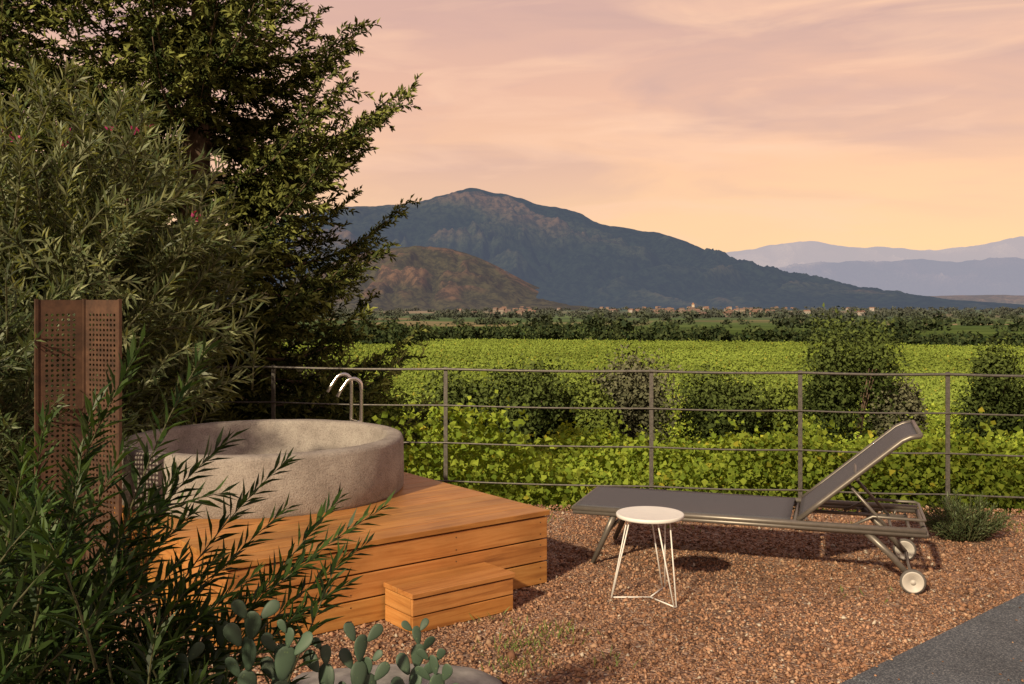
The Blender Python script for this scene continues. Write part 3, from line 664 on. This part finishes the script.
def crown_shoots(n,rx,ry,z0,z1,seed,ln=.55):
    r=np.random.default_rng(seed); S=[]
    for _ in range(n):
        d=nrm(r.normal(0,1,3)); rr=r.random()**.3; zc=(z0+z1)/2; hz=(z1-z0)/2
        tip=np.array([d[0]*rx*rr,d[1]*ry*rr,zc+d[2]*hz*rr]); out=nrm(np.array([d[0],d[1],.55+d[2]*.4])+r.normal(0,.3,3))
        S.append((tip,tip-out*ln*r.uniform(.7,1.2)))
    return S
S=crown_shoots(900,1.6,1.2,-.1,3.35,4,.55)
r=np.random.default_rng(2)
main=[]
for k in range(26):
    a=r.uniform(0,6.28); q=r.uniform(.5,1.2); main.append(((math.cos(a)*q,math.sin(a)*q*.8,r.uniform(1.8,3.1)),(math.cos(a)*.15,math.sin(a)*.15,0)))
shooty('oleander',(-3.35,7.1,0),S+main,.14,.155,(.085,.125,.055),(.29,.31,.17),.017,6,stemr=.005,flowers=(34,2.0))
S=crown_shoots(300,1.0,.8,-.1,1.9,14,.5)
shooty('oleander',(-3.1,5.6,0),S,.13,.15,(.035,.06,.025),(.13,.17,.07),.018,16,stemr=.005)
ox,oy=-1.35,2.3
def W2(px,py,dd): return ((px-512)*dd/995-ox, dd-oy, 1.6-(py-298)*dd/995)
tips=[(383,508,2.75),(338,500,2.7),(285,462,2.6),(228,440,2.5),(205,352,2.3),(140,345,2.2),(95,400,2.2),(45,420,2.1),(285,510,2.6),(310,560,2.6),(345,585,2.7),(175,470,2.4),(120,455,2.2),(365,545,2.8),(255,575,2.5),(150,500,2.3),(80,470,2.1),(300,610,2.5),(240,640,2.5),(190,515,2.5),(215,560,2.5),(180,560,2.4),(150,545,2.4),(235,600,2.5)]
S=[]; r=np.random.default_rng(8)
for px,py,dd in tips:
    t=np.array(W2(px,py,dd)); S.append((t,np.array([r.normal(0,.08),r.normal(0,.08),.1])+np.array([t[0]*.35,t[1]*.3,t[2]*.28])))
    if r.random()<.45:
        q=t+np.array([-abs(r.normal(.12,.1)),r.normal(0,.1),-abs(r.normal(.1,.09))]); S.append((q,q-nrm(np.array([.5,.1,.6])+r.normal(0,.2,3))*r.uniform(.25,.45)))
for _ in range(190):
    px=r.uniform(-80,205); py=r.uniform(490+max(0,px-20)*.62,840); dd=r.uniform(1.9,2.8); q=np.array(W2(px,py,dd)); S.append((q,q-nrm(np.array([.35,.0,.75])+r.normal(0,.28,3))*r.uniform(.2,.45)))
shooty('willow_leaved_shrub',(ox,oy,0),S,.085,.155,(.014,.036,.011),(.065,.115,.03),.0095,9,stemr=.0022,ang=.75)

# ---------------------------------------------------------------- prickly pear
def cactus(loc,seed,chains,sz):
    r=np.random.default_rng(seed); e=empty('prickly_pear_cactus',loc); b=B()
    def pad(base,d,nrmv,h,w_):
        d=d.normalized(); s=d.cross(nrmv).normalized(); nn=s.cross(d).normalized(); vs=[];fs=[]; A,Bn=9,14
        for i in range(A+1):
            ph=math.pi*i/A
            for j in range(Bn):
                th=2*math.pi*j/Bn; x=math.sin(ph)*math.cos(th)*w_*.5; y=math.sin(ph)*math.sin(th)*w_*.10; z=(1-math.cos(ph))*.5
                vs.append(base+s*x*(.55+.65*z)+nn*y+d*z*h)
        for i in range(A):
            for j in range(Bn): fs.append((i*Bn+j,i*Bn+(j+1)%Bn,(i+1)*Bn+(j+1)%Bn,(i+1)*Bn+j))
        k=r.uniform(.75,1.2); b.add(vs,fs,(.06*k,.10*k,.065*k))
    for x0,y0,top in chains:
        p=Vector((x0*.7,y0,0)); lean=Vector((x0*.35,r.normal(0,.05),1)).normalized()
        while p.z<top-.02:
            h=min(sz*r.uniform(1.1,1.5) if p.z<top-.25 else sz*r.uniform(.85,1.1),max(top-p.z,.05)); d=(lean+Vector((r.normal(0,.16),r.normal(0,.12),0))).normalized()
            pad(p,d,Vector((r.normal(0,.7),-1,r.normal(0,.1))),h,h*.62)
            if p.z>top-.32:
                for sg in (-1,1):
                    if r.random()<.6: dd=(d+Vector((sg*r.uniform(.5,1.0),r.normal(0,.3),.1))).normalized(); pad(p+d*h*.75+Vector((sg*h*.22,0,0)),dd,Vector((r.normal(0,.5),-1,0)),h*.72,h*.45)
            p=p+d*h*.94
    m=M_('cactus_skin'); o=m.obj(); vo=m.new('ShaderNodeTexVoronoi'); vo.inputs['Scale'].default_value=70; m.l.new(o,vo.inputs['Vector']); rr=m.ramp(vo.outputs['Distance'],[(.08,(1.7,1.6,1.2)),(.2,(1,1,1))])
    m.l.new(m.mix(1,m.attr(),rr.outputs[0],'MULTIPLY'),m.p.inputs['Base Color']); m.p.inputs['Roughness'].default_value=.6
    b.make('pads',m.m,e,True)
cactus((-.64,2.42,0),3,[(-.10,0,.79),(-.03,.05,.87),(.04,0,.80),(.10,.06,.75),(.16,.02,.71),(-.16,.04,.74)],.085)
cactus((-.30,2.5,0),8,[(-.09,0,.76),(-.02,.03,.69),(.05,0,.73),(.12,.04,.70)],.078)

def tuft(name,loc,rad,h,n,seed,c0,c1,l=.05,w_=.08):
    r=np.random.default_rng(seed); S=[]
    for _ in range(n):
        a=r.uniform(0,6.28); q=r.random()**.5; tip=(math.cos(a)*rad*q,math.sin(a)*rad*.7*q,h*(1-.55*q*q)*r.uniform(.6,1.1)); S.append((tip,(tip[0]*.35,tip[1]*.35,0)))
    shooty(name,loc,S,l,w_,c0,c1,.011,seed,stemr=.002,ang=.7)
tuft('rosemary_shrub',(3.0,6.6,0),.33,.30,220,31,(.07,.11,.05),(.16,.21,.09),.04,.16)
tuft('rosemary_shrub',(3.85,6.65,0),.3,.26,150,32,(.07,.11,.05),(.16,.21,.09),.04,.16)
def weeds():
    r=np.random.default_rng(77); P=[];D=[]
    for cx,cy,n in [(.05,4.55,90),(.2,4.75,60),(.02,4.3,60),(.45,4.35,20),(1.9,5.3,14),(-.1,4.9,30),(3.4,6.2,40),(1.2,6.9,20),(2.4,6.9,30),(.2,7.2,40),(3.4,6.9,40)]:
        for _ in range(n): P.append((cx+r.normal(0,.09),cy+r.normal(0,.07),0)); D.append((r.normal(0,.5),r.normal(0,.5),.9))
    n=len(P); leaves('weeds',P,np.array(D),nrm(r.normal(0,1,(n,3))),r.uniform(.02,.07,n),.006,np.tile([[.16,.22,.06]],(n,1)),LEAF)
weeds()
